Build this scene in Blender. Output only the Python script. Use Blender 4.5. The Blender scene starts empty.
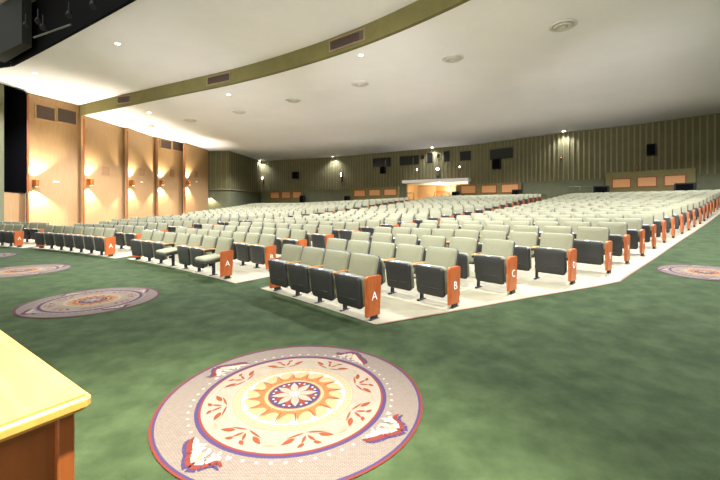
import bpy, bmesh, math, random
from mathutils import Vector, Matrix
random.seed(7)
S = 1.4                                   # eye height in metres: the plan below is surveyed in eye heights
EYE = 1.4
SC = bpy.context.scene
COL = SC.collection
CX, CY = -18.125, -13.935                 # centre of the seating arcs, eye heights
R0, DR, NROW = 25.0, 0.74, 24
ZL = [0, .005, .038, .079, .113, .143, .173, .206, .243, .29, .34, .387, .437, .49, .543, .602, .668, .733, .80, .866, .93, .985, 1.03, 1.07, 1.10, 1.12, 1.13]
ZR = [0, .045, .095, .140, .190, .230, .268, .318, .364, .406, .442, .486, .528, .572, .621, .675, .727, .78, .835, .89, .945, .995, 1.04, 1.08, 1.11, 1.13, 1.14]

def zrow(r, a=45.0):                      # floor height (eye heights) at arc radius r and bearing a: the rake is a little steeper by the outer aisle
    k = (r - R0) / DR
    if k <= 0: return 0.0
    t = min(1.0, max(0.0, (a - 40.2) / 9.0))
    def f(P):
        if k >= len(P) - 1: return P[-1]
        i = int(k); return P[i] + (P[i+1] - P[i]) * (k - i)
    return (f(ZL) * (1 - t) + f(ZR) * t) * (1 - .36 * min(1.0, max(0.0, (33.0 - a) / 14.0)))
def pol(r, a):                            # arc radius, bearing in degrees -> metres
    a = math.radians(a); return ((CX + r * math.sin(a)) * S, (CY + r * math.cos(a)) * S)
def rad(x, y): return math.hypot(x / S - CX, y / S - CY)
def zfl(x, y): return zrow(rad(x, y), math.degrees(math.atan2(x / S - CX, y / S - CY))) * S

# ---------------------------------------------------------------- materials
def srgb(r, g, b):
    f = lambda c: (c/255/12.92) if c/255 <= .04045 else ((c/255 + .055)/1.055)**2.4
    return (f(r), f(g), f(b), 1)
def mat(name, col, rough=.6, noise=0, nscale=20, col2=None, bump=0, metal=0, stretch=None, spec=.3, emit=None, estr=0, bscale=None, wave=0):
    m = bpy.data.materials.new(name); m.use_nodes = True
    nt = m.node_tree; b = nt.nodes['Principled BSDF']
    b.inputs['Roughness'].default_value = rough; b.inputs['Metallic'].default_value = metal
    b.inputs['Specular IOR Level'].default_value = spec
    b.inputs['Base Color'].default_value = col
    tc = nt.nodes.new('ShaderNodeTexCoord'); src = tc.outputs['Object']
    if stretch:
        mp = nt.nodes.new('ShaderNodeMapping'); mp.inputs['Scale'].default_value = stretch
        nt.links.new(src, mp.inputs['Vector']); src = mp.outputs['Vector']
    if col2 is not None:
        n = nt.nodes.new('ShaderNodeTexNoise'); n.inputs['Scale'].default_value = nscale; n.inputs['Detail'].default_value = 5
        n.inputs['Roughness'].default_value = .6
        nt.links.new(src, n.inputs['Vector'])
        cr = nt.nodes.new('ShaderNodeValToRGB'); cr.color_ramp.elements[0].position = .35; cr.color_ramp.elements[1].position = .65
        cr.color_ramp.elements[0].color = col; cr.color_ramp.elements[1].color = col2
        nt.links.new(n.outputs['Fac'], cr.inputs['Fac']); nt.links.new(cr.outputs['Color'], b.inputs['Base Color'])
    if bump:
        n2 = nt.nodes.new('ShaderNodeTexNoise'); n2.inputs['Scale'].default_value = bscale or nscale * 6; n2.inputs['Detail'].default_value = 3
        nt.links.new(src, n2.inputs['Vector'])
        bp = nt.nodes.new('ShaderNodeBump'); bp.inputs['Strength'].default_value = bump; bp.inputs['Distance'].default_value = .01
        nt.links.new(n2.outputs['Fac'], bp.inputs['Height']); nt.links.new(bp.outputs['Normal'], b.inputs['Normal'])
    if emit:
        b.inputs['Emission Color'].default_value = emit; b.inputs['Emission Strength'].default_value = estr
    return m

M = dict(
    carpet=mat('carpet', srgb(38, 48, 27), .95, col2=srgb(51, 62, 37), nscale=4.0, bump=.5, bscale=160, spec=.05),
    cream=mat('cream_floor', srgb(132, 127, 102), .8, col2=srgb(123, 118, 94), nscale=3, bump=.1, spec=.1),
    edge=mat('carpet_edge', srgb(112, 84, 66), .9),
    ceiling=mat('ceiling_plaster', srgb(243, 240, 242), .9, col2=srgb(239, 236, 238), nscale=.5, bump=.05, spec=.1),
    olive=mat('olive_fascia', srgb(112, 106, 62), .8, col2=srgb(104, 98, 56), nscale=2),
    wallg=mat('olive_wall', srgb(104, 99, 69), .85, col2=srgb(94, 90, 62), nscale=1.2, bump=.1, spec=.1),
    rib=mat('olive_batten', srgb(122, 117, 84), .8, spec=.1),
    dado=mat('green_dado', srgb(104, 106, 78), .8, col2=srgb(98, 100, 74), nscale=2, spec=.15),
    tan=mat('maple_panel', srgb(158, 126, 85), .5, col2=srgb(150, 118, 77), nscale=2.5, stretch=(6, 6, .5), spec=.3),
    orange=mat('cherry_wood', srgb(160, 86, 38), .4, col2=srgb(142, 70, 28), nscale=9, stretch=(4, 4, .7), spec=.4),
    arm=mat('oak_arm', srgb(196, 146, 84), .45, col2=srgb(182, 130, 70), nscale=12, stretch=(6, 1, 6)),
    fabric=mat('green_fabric', srgb(118, 117, 92), .95, col2=srgb(111, 111, 87), nscale=60, bump=.35, bscale=500, spec=.1),
    pan=mat('charcoal_plastic', srgb(40, 40, 35), .42, spec=.45),
    shell=mat('dark_shell', srgb(38, 38, 36), .5, spec=.35),
    metal=mat('dark_metal', srgb(38, 37, 38), .5, metal=.3),
    white=mat('white_paint', srgb(238, 234, 224), .6),
    letter=mat('letter_white', srgb(245, 240, 230), .5),
    black=mat('black_void', srgb(6, 6, 6), .9, spec=.1),
    blackg=mat('black_box', srgb(22, 22, 23), .5),
    glass=mat('dark_glass', srgb(14, 15, 16), .15, spec=.5),
    cloth=mat('speaker_cloth', srgb(140, 106, 70), .8), grille=mat('brown_grille', srgb(92, 76, 64), .6),
    slat=mat('grille_slat', srgb(140, 116, 92), .6),
    diff=mat('diffuser_grey', srgb(205, 200, 190), .6),
    brass=mat('brass', srgb(176, 120, 52), .35, metal=.8),
    steel=mat('steel_rail', srgb(92, 96, 84), .4, metal=.5),
    pale=mat('pale_orange_panel', srgb(200, 146, 92), .6, col2=srgb(188, 132, 78), nscale=4, stretch=(2, 2, 6)),
    frame=mat('brown_frame', srgb(124, 66, 30), .5),
    desk=mat('desk_wood', srgb(168, 128, 60), .3, col2=srgb(158, 116, 52), nscale=5, stretch=(1, 7, 4), spec=.5),
    deskb=mat('desk_body', srgb(114, 60, 23), .4, col2=srgb(102, 52, 18), nscale=6, stretch=(4, 4, .6), spec=.4),
    lampon=mat('lamp_lens', (1, .95, .85, 1), .4, emit=(1, .93, .8, 1), estr=14),
    lampsm=mat('lamp_glow', (1, .95, .85, 1), .4, emit=(1, .93, .82, 1), estr=3),
    pier=mat('grey_pier', srgb(40, 42, 34), .8),
    soffit=mat('tan_soffit', srgb(196, 176, 146), .8),
    # carpet medallion dyes
    m_red=mat('med_red', srgb(78, 35, 27), .95, spec=.05), m_pur=mat('med_purple', srgb(46, 36, 58), .95, spec=.05),
    m_cream=mat('med_cream', srgb(100, 93, 80), .95, col2=srgb(94, 87, 74), nscale=6, spec=.05),
    m_white=mat('med_white', srgb(113, 107, 96), .95, spec=.05),
    m_leaf=mat('med_leaf', srgb(84, 42, 25), .95, spec=.05), m_or=mat('med_orange', srgb(99, 64, 36), .95, spec=.05),
    m_orl=mat('med_light_orange', srgb(118, 92, 64), .95, spec=.05), m_yel=mat('med_yellow', srgb(106, 96, 74), .95, spec=.05),
    m_scr=mat('med_scroll', srgb(99, 86, 67), .95, spec=.05), m_gold=mat('med_gold', srgb(107, 89, 60), .95, spec=.05),
)
# woven band of the medallion: fine radial hatch
def band_material():
    m = bpy.data.materials.new('med_woven'); m.use_nodes = True
    nt = m.node_tree; b = nt.nodes['Principled BSDF']; b.inputs['Roughness'].default_value = .95; b.inputs['Specular IOR Level'].default_value = .05
    tc = nt.nodes.new('ShaderNodeTexCoord'); br = nt.nodes.new('ShaderNodeTexBrick')
    br.inputs['Scale'].default_value = 44; br.inputs['Color1'].default_value = srgb(92, 84, 74); br.inputs['Color2'].default_value = srgb(86, 78, 68)
    br.inputs['Mortar'].default_value = srgb(66, 56, 47); br.inputs['Mortar Size'].default_value = .05
    br.inputs['Brick Width'].default_value = .9; br.inputs['Row Height'].default_value = .45
    nt.links.new(tc.outputs['Object'], br.inputs['Vector']); nt.links.new(br.outputs['Color'], b.inputs['Base Color'])
    return m
M['m_band'] = band_material()

# ---------------------------------------------------------------- mesh helpers
class MB:
    def __init__(s): s.v = []; s.f = []; s.mi = []; s.mats = []
    def m(s, name):
        if name not in s.mats: s.mats.append(name)
        return s.mats.index(name)
    def add(s, vs, fs, mname):
        b = len(s.v); s.v += [tuple(v) for v in vs]; i = s.m(mname)
        for f in fs: s.f.append(tuple(b + j for j in f)); s.mi.append(i)
    def box(s, x0, x1, y0, y1, z0, z1, mname, T=None):
        vs = [(x, y, z) for z in (z0, z1) for y in (y0, y1) for x in (x0, x1)]
        if T is not None: vs = [T @ Vector(v) for v in vs]
        s.add(vs, [(0,2,3,1),(4,5,7,6),(0,1,5,4),(2,6,7,3),(0,4,6,2),(1,3,7,5)], mname)
    def prism(s, pts, z0, z1, mname, T=None):            # plan polygon, counter-clockwise from above
        n = len(pts)
        vs = [(p[0], p[1], z0) for p in pts] + [(p[0], p[1], z1) for p in pts]
        if T is not None: vs = [T @ Vector(v) for v in vs]
        s.add(vs, [tuple(range(n-1, -1, -1)), tuple(range(n, 2*n))] + [(i, (i+1) % n, n + (i+1) % n, n + i) for i in range(n)], mname)
    def tube(s, p, q, r, mname, n=10, r2=None):
        p = Vector(p); q = Vector(q); d = (q - p).normalized(); r2 = r if r2 is None else r2
        u = d.orthogonal().normalized(); w = d.cross(u)
        vs = [p + (u*math.cos(2*math.pi*i/n) + w*math.sin(2*math.pi*i/n))*r for i in range(n)] + [q + (u*math.cos(2*math.pi*i/n) + w*math.sin(2*math.pi*i/n))*r2 for i in range(n)]
        s.add(vs, [tuple(range(n-1, -1, -1)), tuple(range(n, 2*n))] + [(i, (i+1) % n, n + (i+1) % n, n + i) for i in range(n)], mname)
    def lathe(s, prof, mname, n=28, T=None):              # (radius, z) pairs around local z
        b = []
        for r, z in prof:
            for i in range(n):
                v = Vector((r*math.cos(2*math.pi*i/n), r*math.sin(2*math.pi*i/n), z)); b.append(T @ v if T is not None else v)
        fs = []
        for j in range(len(prof)-1):
            for i in range(n): fs.append((j*n+i, j*n+(i+1) % n, (j+1)*n+(i+1) % n, (j+1)*n+i))
        if prof[0][0] > 1e-6: fs.append(tuple(range(n-1, -1, -1)))
        if prof[-1][0] > 1e-6: fs.append(tuple(range((len(prof)-1)*n, len(prof)*n)))
        s.add(b, fs, mname)
    def mesh(s, name, smooth=False, fix=False):
        me = bpy.data.meshes.new(name); me.from_pydata(s.v, [], s.f)
        for k in s.mats: me.materials.append(M[k])
        me.polygons.foreach_set('material_index', s.mi)
        if fix:
            bm = bmesh.new(); bm.from_mesh(me); bmesh.ops.recalc_face_normals(bm, faces=bm.faces); bm.to_mesh(me); bm.free()
        if smooth: me.polygons.foreach_set('use_smooth', [True]*len(me.polygons))
        me.update(); return me
    def build(s, name, parent=None, loc=(0,0,0), rz=0, smooth=False, fix=False):
        o = bpy.data.objects.new(name, s.mesh(name, smooth, fix)); COL.objects.link(o)
        o.location = loc; o.rotation_euler = (0, 0, rz)
        if parent: o.parent = parent
        return o
def rounded(w, h, r, n=5):                                # rounded rectangle outline centred on 0
    out = []
    for cx, cy, a0 in ((w/2-r, h/2-r, 0), (-w/2+r, h/2-r, 90), (-w/2+r, -h/2+r, 180), (w/2-r, -h/2+r, 270)):
        for i in range(n+1):
            a = math.radians(a0 + 90*i/n); out.append((cx + r*math.cos(a), cy + r*math.sin(a)))
    return out
def pillow(mb, outline, d0, d1, inset, mname, T, puff=0.0):
    """A padded slab: outline in local (x, z), from depth d0 to d1 with chamfered rims and a slightly puffed front."""
    n = len(outline)
    rings = []
    def ring(sc, d): return [(p[0]*sc[0], d, p[1]*sc[1]) for p in outline]
    w = max(abs(p[0]) for p in outline); h = max(abs(p[1]) for p in outline)
    sc = ((w-inset)/w, (h-inset)/h); sc2 = ((w-inset*.3)/w, (h-inset*.3)/h); sc3 = (.55, .55)
    seq = [ring(sc3, d0-puff), ring(sc, d0), ring(sc2, d0+inset*.3), ring((1, 1), d0+inset), ring((1, 1), d1-inset*.5), ring(sc, d1)]
    vs = [T @ Vector(v) for r in seq for v in r]
    fs = [tuple(range(n)), tuple(range((len(seq)-1)*n + n-1, (len(seq)-1)*n-1, -1))]
    for j in range(len(seq)-1):
        for i in range(n): fs.append((j*n+(i+1) % n, j*n+i, (j+1)*n+i, (j+1)*n+(i+1) % n))
    mb.add(vs, fs, mname)
def empty(name, loc=(0,0,0), rz=0):
    o = bpy.data.objects.new(name, None); COL.objects.link(o); o.location = loc; o.rotation_euler = (0, 0, rz); o.empty_display_size = .1
    return o
def tag(o, label=None, cat=None, group=None, kind=None):
    if label: o['label'] = label
    if cat: o['category'] = cat
    if group: o['group'] = group
    if kind: o['kind'] = kind
    return o
KIDS = {}
def kid(o, parent):
    o.parent = parent; KIDS.setdefault(parent.name, []).append(o); return o
def copy_tree(o, parent=None):
    c = o.copy(); COL.objects.link(c)
    if parent is not None: c.parent = parent
    for ch in KIDS.get(o.name, []): copy_tree(ch, c)
    return c
def light(name, kind, loc, energy, color=(1, .93, .82), rot=(0,0,0), parent=None, **kw):
    l = bpy.data.lights.new(name, kind); l.energy = energy; l.color = color
    for k, v in kw.items(): setattr(l, k, v)
    o = bpy.data.objects.new(name, l); COL.objects.link(o); o.location = loc; o.rotation_euler = rot
    if parent: o.parent = parent
    return o

# ---------------------------------------------------------------- the seating plan: bearings of the block ends, row by row
def seq(vals, k): return vals[k] if k < len(vals) else vals[-1]
B0L = [43.3, 43.2, 42.6, 42.3]; B0R = [46.86, 47.64, 48.14, 48.80, 49.15, 49.2, 49.2, 49.22, 49.25, 49.28, 49.3, 49.32, 49.34, 49.35]
B1L = [34.05, 33.7, 33.2, 33.1]; B1R = [40.85, 40.75, 40.48, 40.32, 40.3, 40.27, 40.24, 40.2, 40.2, 40.2, 40.2, 40.22, 40.3, 40.4, 40.42]
B2L = [25.1, 24.5, 24.0]; B2R = [32.15, 31.4, 30.6, 30.4, 30.3]
B3L = [12.6]; B3R = [23.5, 22.4, 21.5, 21.3]
BOFF = [0, -.06, -.16, -.28]                # the left blocks start a touch nearer the stage
BLOCKS = [(B0L, B0R), (B1L, B1R), (B2L, B2R), (B3L, B3R)]
def aisle_l(r): return math.degrees(math.asin((-CX - 7.7)/r))
def left_end(bi, L, k, r):
    a = seq(L, k)
    return max(a, aisle_l(r)) if bi == 3 and k >= 2 else (min(a, max(aisle_l(r), 21.6)) if bi == 2 and k >= 3 else a)
LETTERS = 'ABCDEFGHJKLMNOPQRSTUVW'

# ---------------------------------------------------------------- floor
def polar_floor(name, radii, lo, hi, na, dz, mname, z=zrow, step=None):
    mb = MB(); n = na + 1
    vs = []
    for r in radii:
        a0, a1 = lo(r), hi(r)
        for j in range(n):
            a = a0 + (a1 - a0) * j / na
            x, y = pol(r, a); vs.append((x, y, z(r, a) * S + dz))
    fs = []
    for i in range(len(radii)-1):
        for j in range(na): fs.append((i*n+j, (i+1)*n+j, (i+1)*n+j+1, i*n+j+1))
    mb.add(vs, fs, mname)
    return mb
rr = [14 + i*1.0 for i in range(11)] + [R0 + DR*i*.5 for i in range(2*26+1)] + [47.5]
fl = polar_floor('floor', rr, lambda r: 4, lambda r: 80, 152, 0, 'carpet').build('floor'); tag(fl, kind='structure')

def lerp_tab(tab, k):
    if k <= 0: return tab[0]
    i = int(k)
    if i >= len(tab)-1: return tab[-1]
    return tab[i] + (tab[i+1]-tab[i])*(k-i)
def deg(m, r): return math.degrees(m / r)                # eye heights of arc -> degrees
conc = MB(); trims = MB()
for bi, (L, Rr) in enumerate(BLOCKS):
    rows = [R0 - .08 + BOFF[bi]] + [R0 + DR*.5*i for i in range(1, 48)] + [R0 + DR*23.8]
    kk = lambda r: (r - R0) / DR
    if bi == 0: hi = lambda r: 47.08 + (49.5-47.08)*min(1, max(0, (r-24.95)/2.55))
    else: hi = lambda r, Rr=Rr: lerp_tab(Rr, kk(r)) + deg(.30 if kk(r) > 2 else .34, r)
    lo = lambda r, L=L, bi=bi, hi=hi: min(hi(r), left_end(bi, L, max(0, int(round(kk(r)))), r) - deg(.22, r))
    sub = polar_floor('x', rows, lo, hi, 24, .004, 'cream')
    conc.add(sub.v, sub.f, 'cream')
    for side, fn in ((1, hi), (-1, lo)):
        vs = []
        for r in rows:
            for off in (-.002, .022):
                x, y = pol(r, fn(r) + side*deg(off, r)); vs.append((x, y, zrow(r, fn(r))*S + .007))
        trims.add(vs, [(2*i, 2*i+1, 2*i+3, 2*i+2) if side > 0 else (2*i, 2*i+2, 2*i+3, 2*i+1) for i in range(len(rows)-1)], 'edge')
tag(conc.build('floor_seating'), kind='structure')
tag(trims.build('trim_1', fix=True), kind='structure')

# ---------------------------------------------------------------- carpet medallions
RM = .667 * S
def medallion(cx, cy, rot, label, RM=RM):
    mb = MB()
    base = zfl(cx, cy)
    lev = [0.006]
    def Z(x, y): return zfl(cx + x, cy + y) - base + lev[0]
    def rotp(r, a): a += rot; return (RM*r*math.cos(a), RM*r*math.sin(a))
    def ring(r0, r1, m, n=96):
        k = max(1, int((r1-r0)/.12))
        for q in range(k):
            a, b = r0+(r1-r0)*q/k, r0+(r1-r0)*(q+1)/k
            vs = []
            for i in range(n):
                for r in (a, b):
                    x, y = rotp(r, 2*math.pi*i/n); vs.append((x, y, Z(x, y)))
            mb.add(vs, [(2*i, 2*i+1, 2*((i+1) % n)+1, 2*((i+1) % n)) for i in range(n)], m)
    def poly(pts, m):                                     # pts in (r, angle) about the medallion centre
        vs = [(*rotp(r, a), 0) for r, a in pts]; vs = [(x, y, Z(x, y)) for x, y, _ in vs]
        ar = sum(vs[i][0]*vs[(i+1) % len(vs)][1]-vs[(i+1) % len(vs)][0]*vs[i][1] for i in range(len(vs)))
        if ar < 0: vs.reverse()
        mb.add(vs, [tuple(range(len(vs)))], m)
    def cart(px, py): return (math.hypot(px, py), math.atan2(py, px))
    def leaf(r, a, ang, ln, wd, m, n=5):                  # pointed leaf centred at (r,a), heading ang from radial
        cxx, cyy = r*math.cos(a), r*math.sin(a); d = a + ang
        ux, uy = math.cos(d), math.sin(d); pts = []
        for i in range(n+1):
            t = i/n; w = wd*math.sin(math.pi*t)**.8 * (1.15 - .5*t)
            pts.append((cxx+ux*ln*(t-.5)-uy*w, cyy+uy*ln*(t-.5)+ux*w))
        for i in range(n-1, 0, -1):
            t = i/n; w = wd*math.sin(math.pi*t)**.8 * (1.15 - .5*t)
            pts.append((cxx+ux*ln*(t-.5)+uy*w, cyy+uy*ln*(t-.5)-ux*w))
        poly([cart(*p) for p in pts], m)
    def dot(r, a, s, m):
        cxx, cyy = r*math.cos(a), r*math.sin(a)
        poly([cart(cxx+s*math.cos(q*math.pi/4), cyy+s*math.sin(q*math.pi/4)) for q in range(8)], m)
    ring(.984, 1.0, 'm_red'); ring(.968, .984, 'm_pur'); ring(.725, .968, 'm_band'); ring(.698, .725, 'm_pur'); ring(.682, .698, 'm_red')
    ring(.465, .682, 'm_cream'); ring(.405, .465, 'm_yel'); ring(.235, .405, 'm_white'); ring(.2, .235, 'm_orl'); ring(.0, .2, 'm_pur')
    lev[0] = .0075
    for i in range(56): dot(.765, 2*math.pi*i/56, .012, 'm_white')
    ring(.458, .466, 'm_scr'); ring(.404, .412, 'm_scr'); ring(.198, .206, 'm_leaf'); ring(.232, .238, 'm_or')
    for i in range(60): dot(.435, 2*math.pi*i/60, .012, 'm_gold')
    N = 16                                                # fan of shells around the centre
    for i in range(N):
        a = 2*math.pi*i/N; h = math.pi/N
        poly([(.238, a-h*.95), (.30, a-h*.98), (.392, a-h*.80), (.372, a-h*.2), (.375, a+h*.25), (.352, a+h*.7), (.30, a+h*.95), (.238, a+h*.95)], 'm_orl')
    lev[0] = .009
    for i in range(N):
        a = 2*math.pi*i/N; h = math.pi/N
        poly([(.238, a-h*.95), (.275, a-h*.95), (.36, a-h*.85), (.30, a-h*.45), (.272, a), (.27, a+h*.5), (.29, a+h*.9), (.238, a+h*.95)], 'm_or')
        leaf(.31, a-h, 0.0, .14, .006, 'm_leaf')
    for i in range(8):                                    # central flower
        a = 2*math.pi*i/8 + .2
        leaf(.108, a+math.pi/8, 0, .15, .034, 'm_red')
        dot(.168, a+math.pi/8-.13, .011, 'm_white'); dot(.168, a+math.pi/8+.13, .011, 'm_white')
    lev[0] = .0105
    for i in range(8): leaf(.105, 2*math.pi*i/8 + .2, 0, .155, .034, 'm_cream')
    ring(.0, .05, 'm_white', 24)
    lev[0] = .012
    for i in range(8): dot(.043, 2*math.pi*i/8+.2, .012, 'm_cream')
    lev[0] = .0075
    for i in range(8):                                    # sprigs of red leaves
        a = 2*math.pi*(i+.5)/8 + math.radians(-4)
        for sg in (1, -1):
            for da, r, an, ln, wd in ((.135, .525, 1.2, .135, .009), (.215, .578, .95, .105, .021), (.085, .628, 1.0, .058, .016), (.045, .575, .45, .085, .012)):
                leaf(r, a+sg*da, sg*an, ln, wd, 'm_leaf')
        for t in range(9):                                # pale scroll stem between the sprigs
            b = a + .39 + (t-4)*.035; leaf(.50 + .12*math.sin(math.pi*t/8), b, 1.57 - (t-4)*.2, .05, .006, 'm_scr')
    for i in range(4):                                    # crests in the woven band
        a = math.radians(-31.5 + 90*i) - rot
        def P(*q): return [cart(r*math.cos(a) - t*math.sin(a), r*math.sin(a) + t*math.cos(a)) for r, t in q]
        def tl(r, t, an, ln, wd, m, lv):
            lev[0] = lv; leaf(*P((r, t))[0], an, ln, wd, m, 8)
        def band(path, m, lv):                            # (r, t, half width) along the crest
            lev[0] = lv
            for (r0_, t0, w0), (r1_, t1, w1) in zip(path, path[1:]):
                ux, uy = r1_-r0_, t1-t0; l = math.hypot(ux, uy); nx, ny = -uy/l, ux/l
                poly(P((r0_+nx*w0, t0+ny*w0), (r1_+nx*w1, t1+ny*w1), (r1_-nx*w1, t1-ny*w1), (r0_-nx*w0, t0-ny*w0)), m)
        crest = [(.77, -.20, .006), (.805, -.185, .014), (.84, -.135, .02), (.862, -.075, .025), (.90, -.03, .03), (.928, .025, .03), (.905, .078, .025), (.862, .10, .019), (.838, .14, .014), (.848, .19, .005)]
        band(crest, 'm_pur', .0075)
        band([(r-.028, t*.96, w*1.15) for r, t, w in crest], 'm_red', .0085)
        band([(r-.058, t*.86, w*1.0) for r, t, w in crest[1:-1]], 'm_white', .0095)
        tl(.835, .01, .25, .10, .022, 'm_orl', .0098)
        tl(.800, -.06, -.5, .09, .018, 'm_white', .0102); tl(.802, .015, .2, .09, .018, 'm_white', .0104); tl(.795, .075, .8, .08, .015, 'm_white', .0106)
        for t in (-.16, -.075, .08, .15): tl(.757, t, .5*(1 if t > 0 else -1), .05, .011, 'm_white', .0080)
    o = mb.build('carpet_medallion', loc=(cx, cy, base)); tag(o, label, 'carpet medallion', 'round medallions woven into the green carpet')
    return o
def med_at(r, a, rot, label):
    x, y = pol(r, a); medallion(x, y, rot, label, RM*.92)
medallion(-.345*S, 1.902*S, 0, 'largest brightly lit round floral medallion in the green carpet before the wooden desk')
med_at(23.43, 40.78, .3, 'second nearest round brown floral medallion in carpet facing the second block of seats')
med_at(23.37, 33.5, .9, 'round floral medallion in carpet between desk and third block, cut by photo edge')
med_at(23.5, 26.7, .5, 'farthest round floral medallion, a sliver in carpet at the photo edge')
medallion(4.02*S, 4.2*S, .6, 'small reddish round floral medallion in the carpet beside the sloping aisle rows', RM*.65)

# ---------------------------------------------------------------- the tip-up seats
def back_T(): return Matrix.Translation((0, .075, .568)) @ Matrix.Rotation(math.radians(-14), 4, 'X')
def bezel(profile, mname, x0, x1):                        # side profile in (y, z), extruded along x
    mb = MB(); n = len(profile)
    vs = [(x0, y, z) for y, z in profile] + [(x1, y, z) for y, z in profile]
    mb.add(vs, [tuple(range(n)), tuple(range(2*n-1, n-1, -1))] + [(i, n+i, n+(i+1) % n, (i+1) % n) for i in range(n)], mname)
    return mb
def panel_profile():
    p = [(-.135, .055), (.095, .055)]
    for i in range(6):
        a = math.radians(90*i/5); p.append((.095 + .03*math.cos(a), .51 + .035*math.sin(a)))
    for i in range(6):
        a = math.radians(90 + 90*i/5); p.append((-.105 + .035*math.cos(a), .51 + .035*math.sin(a)))
    return p
def bevel_mesh(me, w, seg=2):
    bm = bmesh.new(); bm.from_mesh(me); bmesh.ops.recalc_face_normals(bm, faces=bm.faces)
    es = [e for e in bm.edges if len(e.link_faces) == 2 and e.calc_face_angle(0) > .6]
    bmesh.ops.bevel(bm, geom=es, offset=w, segments=seg, affect='EDGES', clamp_overlap=True)
    bm.to_mesh(me); bm.free(); return me
PW = .46
def make_meshes():
    D = {}
    mb = MB(); pillow(mb, rounded(.485, .405, .045), -.035, .028, .022, 'fabric', back_T(), .012); D['backrest'] = mb.mesh('backrest', True)
    mb = MB(); pillow(mb, rounded(.498, .428, .055), .020, .052, .014, 'shell', back_T()); D['back_shell'] = mb.mesh('back_shell', True)
    # raised seat: pan stands upright, its dark underside to the front
    T = Matrix.Translation((0, -.115, .348)) @ Matrix.Rotation(math.radians(7), 4, 'X')
    def tap(o): return [(x*(1.0 + .12*z), z) for x, z in o]
    mb = MB(); pillow(mb, tap(rounded(PW, .405, .045)), -.075, -.025, .02, 'pan', T, .006)
    for zz in (-.085,): mb.box(-.15, .15, -.0845, -.078, zz-.005, zz+.005, 'shell', T)
    mb.box(-.03, .03, -.06, -.03, .2, .206, 'white', T)
    D['seat'] = mb.mesh('seat', True)
    mb = MB(); pillow(mb, tap(rounded(PW-.02, .39, .045)), -.03, .045, .02, 'fabric', T); D['cushion'] = mb.mesh('cushion', True)
    # lowered seat
    T2 = Matrix.Translation((0, -.19, .39)) @ Matrix.Rotation(math.radians(-84), 4, 'X')
    mb = MB(); pillow(mb, rounded(PW, .43, .05), .02, .06, .018, 'pan', T2); D['seat_down'] = mb.mesh('seat', True)
    mb = MB(); pillow(mb, rounded(PW, .43, .05), -.045, .024, .025, 'fabric', T2, .015); D['cushion_down'] = mb.mesh('cushion', True)
    mb = MB()
    mb.box(-.283, -.257, -.02, .045, 0, .515, 'metal'); mb.box(-.290, -.250, -.07, .09, -.004, .018, 'metal'); mb.box(-.287, -.254, -.17, .06, .485, .518, 'metal')
    mb.box(-.257, -.23, -.10, -.04, .20, .25, 'metal')
    D['leg'] = bevel_mesh(mb.mesh('leg'), .004, 1)
    mb = MB(); mb.box(-.2885, -.2515, -.19, .09, .518, .542, 'arm'); D['armrest'] = bevel_mesh(mb.mesh('armrest'), .009)
    D['panel_r'] = bevel_mesh(bezel(panel_profile(), 'orange', .252, .296).mesh('end_panel'), .006)
    D['panel_l'] = bevel_mesh(bezel(panel_profile(), 'orange', -.296, -.252).mesh('end_panel'), .006)
    mb = MB(); mb.box(.257, .291, -.05, .06, .016, .08, 'metal'); mb.box(.252, .296, -.07, .09, -.004, .018, 'metal'); D['foot_r'] = bevel_mesh(mb.mesh('leg'), .004, 1)
    mb = MB(); mb.box(-.291, -.257, -.05, .06, .016, .08, 'metal'); mb.box(-.296, -.252, -.07, .09, -.004, .018, 'metal'); D['foot_l'] = bevel_mesh(mb.mesh('leg'), .004, 1)
    return D
SM = make_meshes()
def part(name, me, parent):
    o = bpy.data.objects.new(name, me); COL.objects.link(o); return kid(o, parent)
def make_seat(left_end, right_end, down):
    t = empty('auditorium_seat')
    b = part('backrest', SM['backrest'], t); part('back_shell', SM['back_shell'], b)['label'] = 'dark moulded back shell'
    s = part('seat', SM['seat_down' if down else 'seat'], t); s['label'] = 'charcoal plastic seat pan'
    part('cushion', SM['cushion_down' if down else 'cushion'], s)['label'] = 'pale green cushion'
    if left_end:
        part('end_panel', SM['panel_l'], t)['label'] = 'cherry wood end panel'; part('leg', SM['foot_l'], t)
    else:
        part('armrest', SM['armrest'], t)['label'] = 'light wood armrest'; part('leg', SM['leg'], t)
    if right_end:
        part('end_panel', SM['panel_r'], t)['label'] = 'cherry wood end panel'; part('leg', SM['foot_r'], t)
    return t
PROTO = {}
LETTER_MESH = {}
def letter_mesh(ch):
    if ch not in LETTER_MESH:
        c = bpy.data.curves.new('row_letter', 'FONT'); c.body = ch; c.size = .15; c.extrude = .002; c.align_x = 'CENTER'; c.offset = -.002
        o = bpy.data.objects.new('row_letter', c); COL.objects.link(o)
        bpy.context.view_layer.update()
        me = bpy.data.meshes.new_from_object(o.evaluated_get(bpy.context.evaluated_depsgraph_get()))
        me.materials.clear(); me.materials.append(M['letter']); me.name = 'row_letter'
        bpy.data.objects.remove(o); bpy.data.curves.remove(c); LETTER_MESH[ch] = me
    return LETTER_MESH[ch]
ORD = 'zeroth first second third fourth fifth sixth seventh eighth ninth tenth eleventh twelfth thirteenth fourteenth fifteenth sixteenth seventeenth eighteenth nineteenth twentieth twenty-first twenty-second twenty-third twenty-fourth'.split()
BNAME = ['nearest block', 'second nearest block', 'third nearest block', 'farthest block']
spots = []
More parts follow.
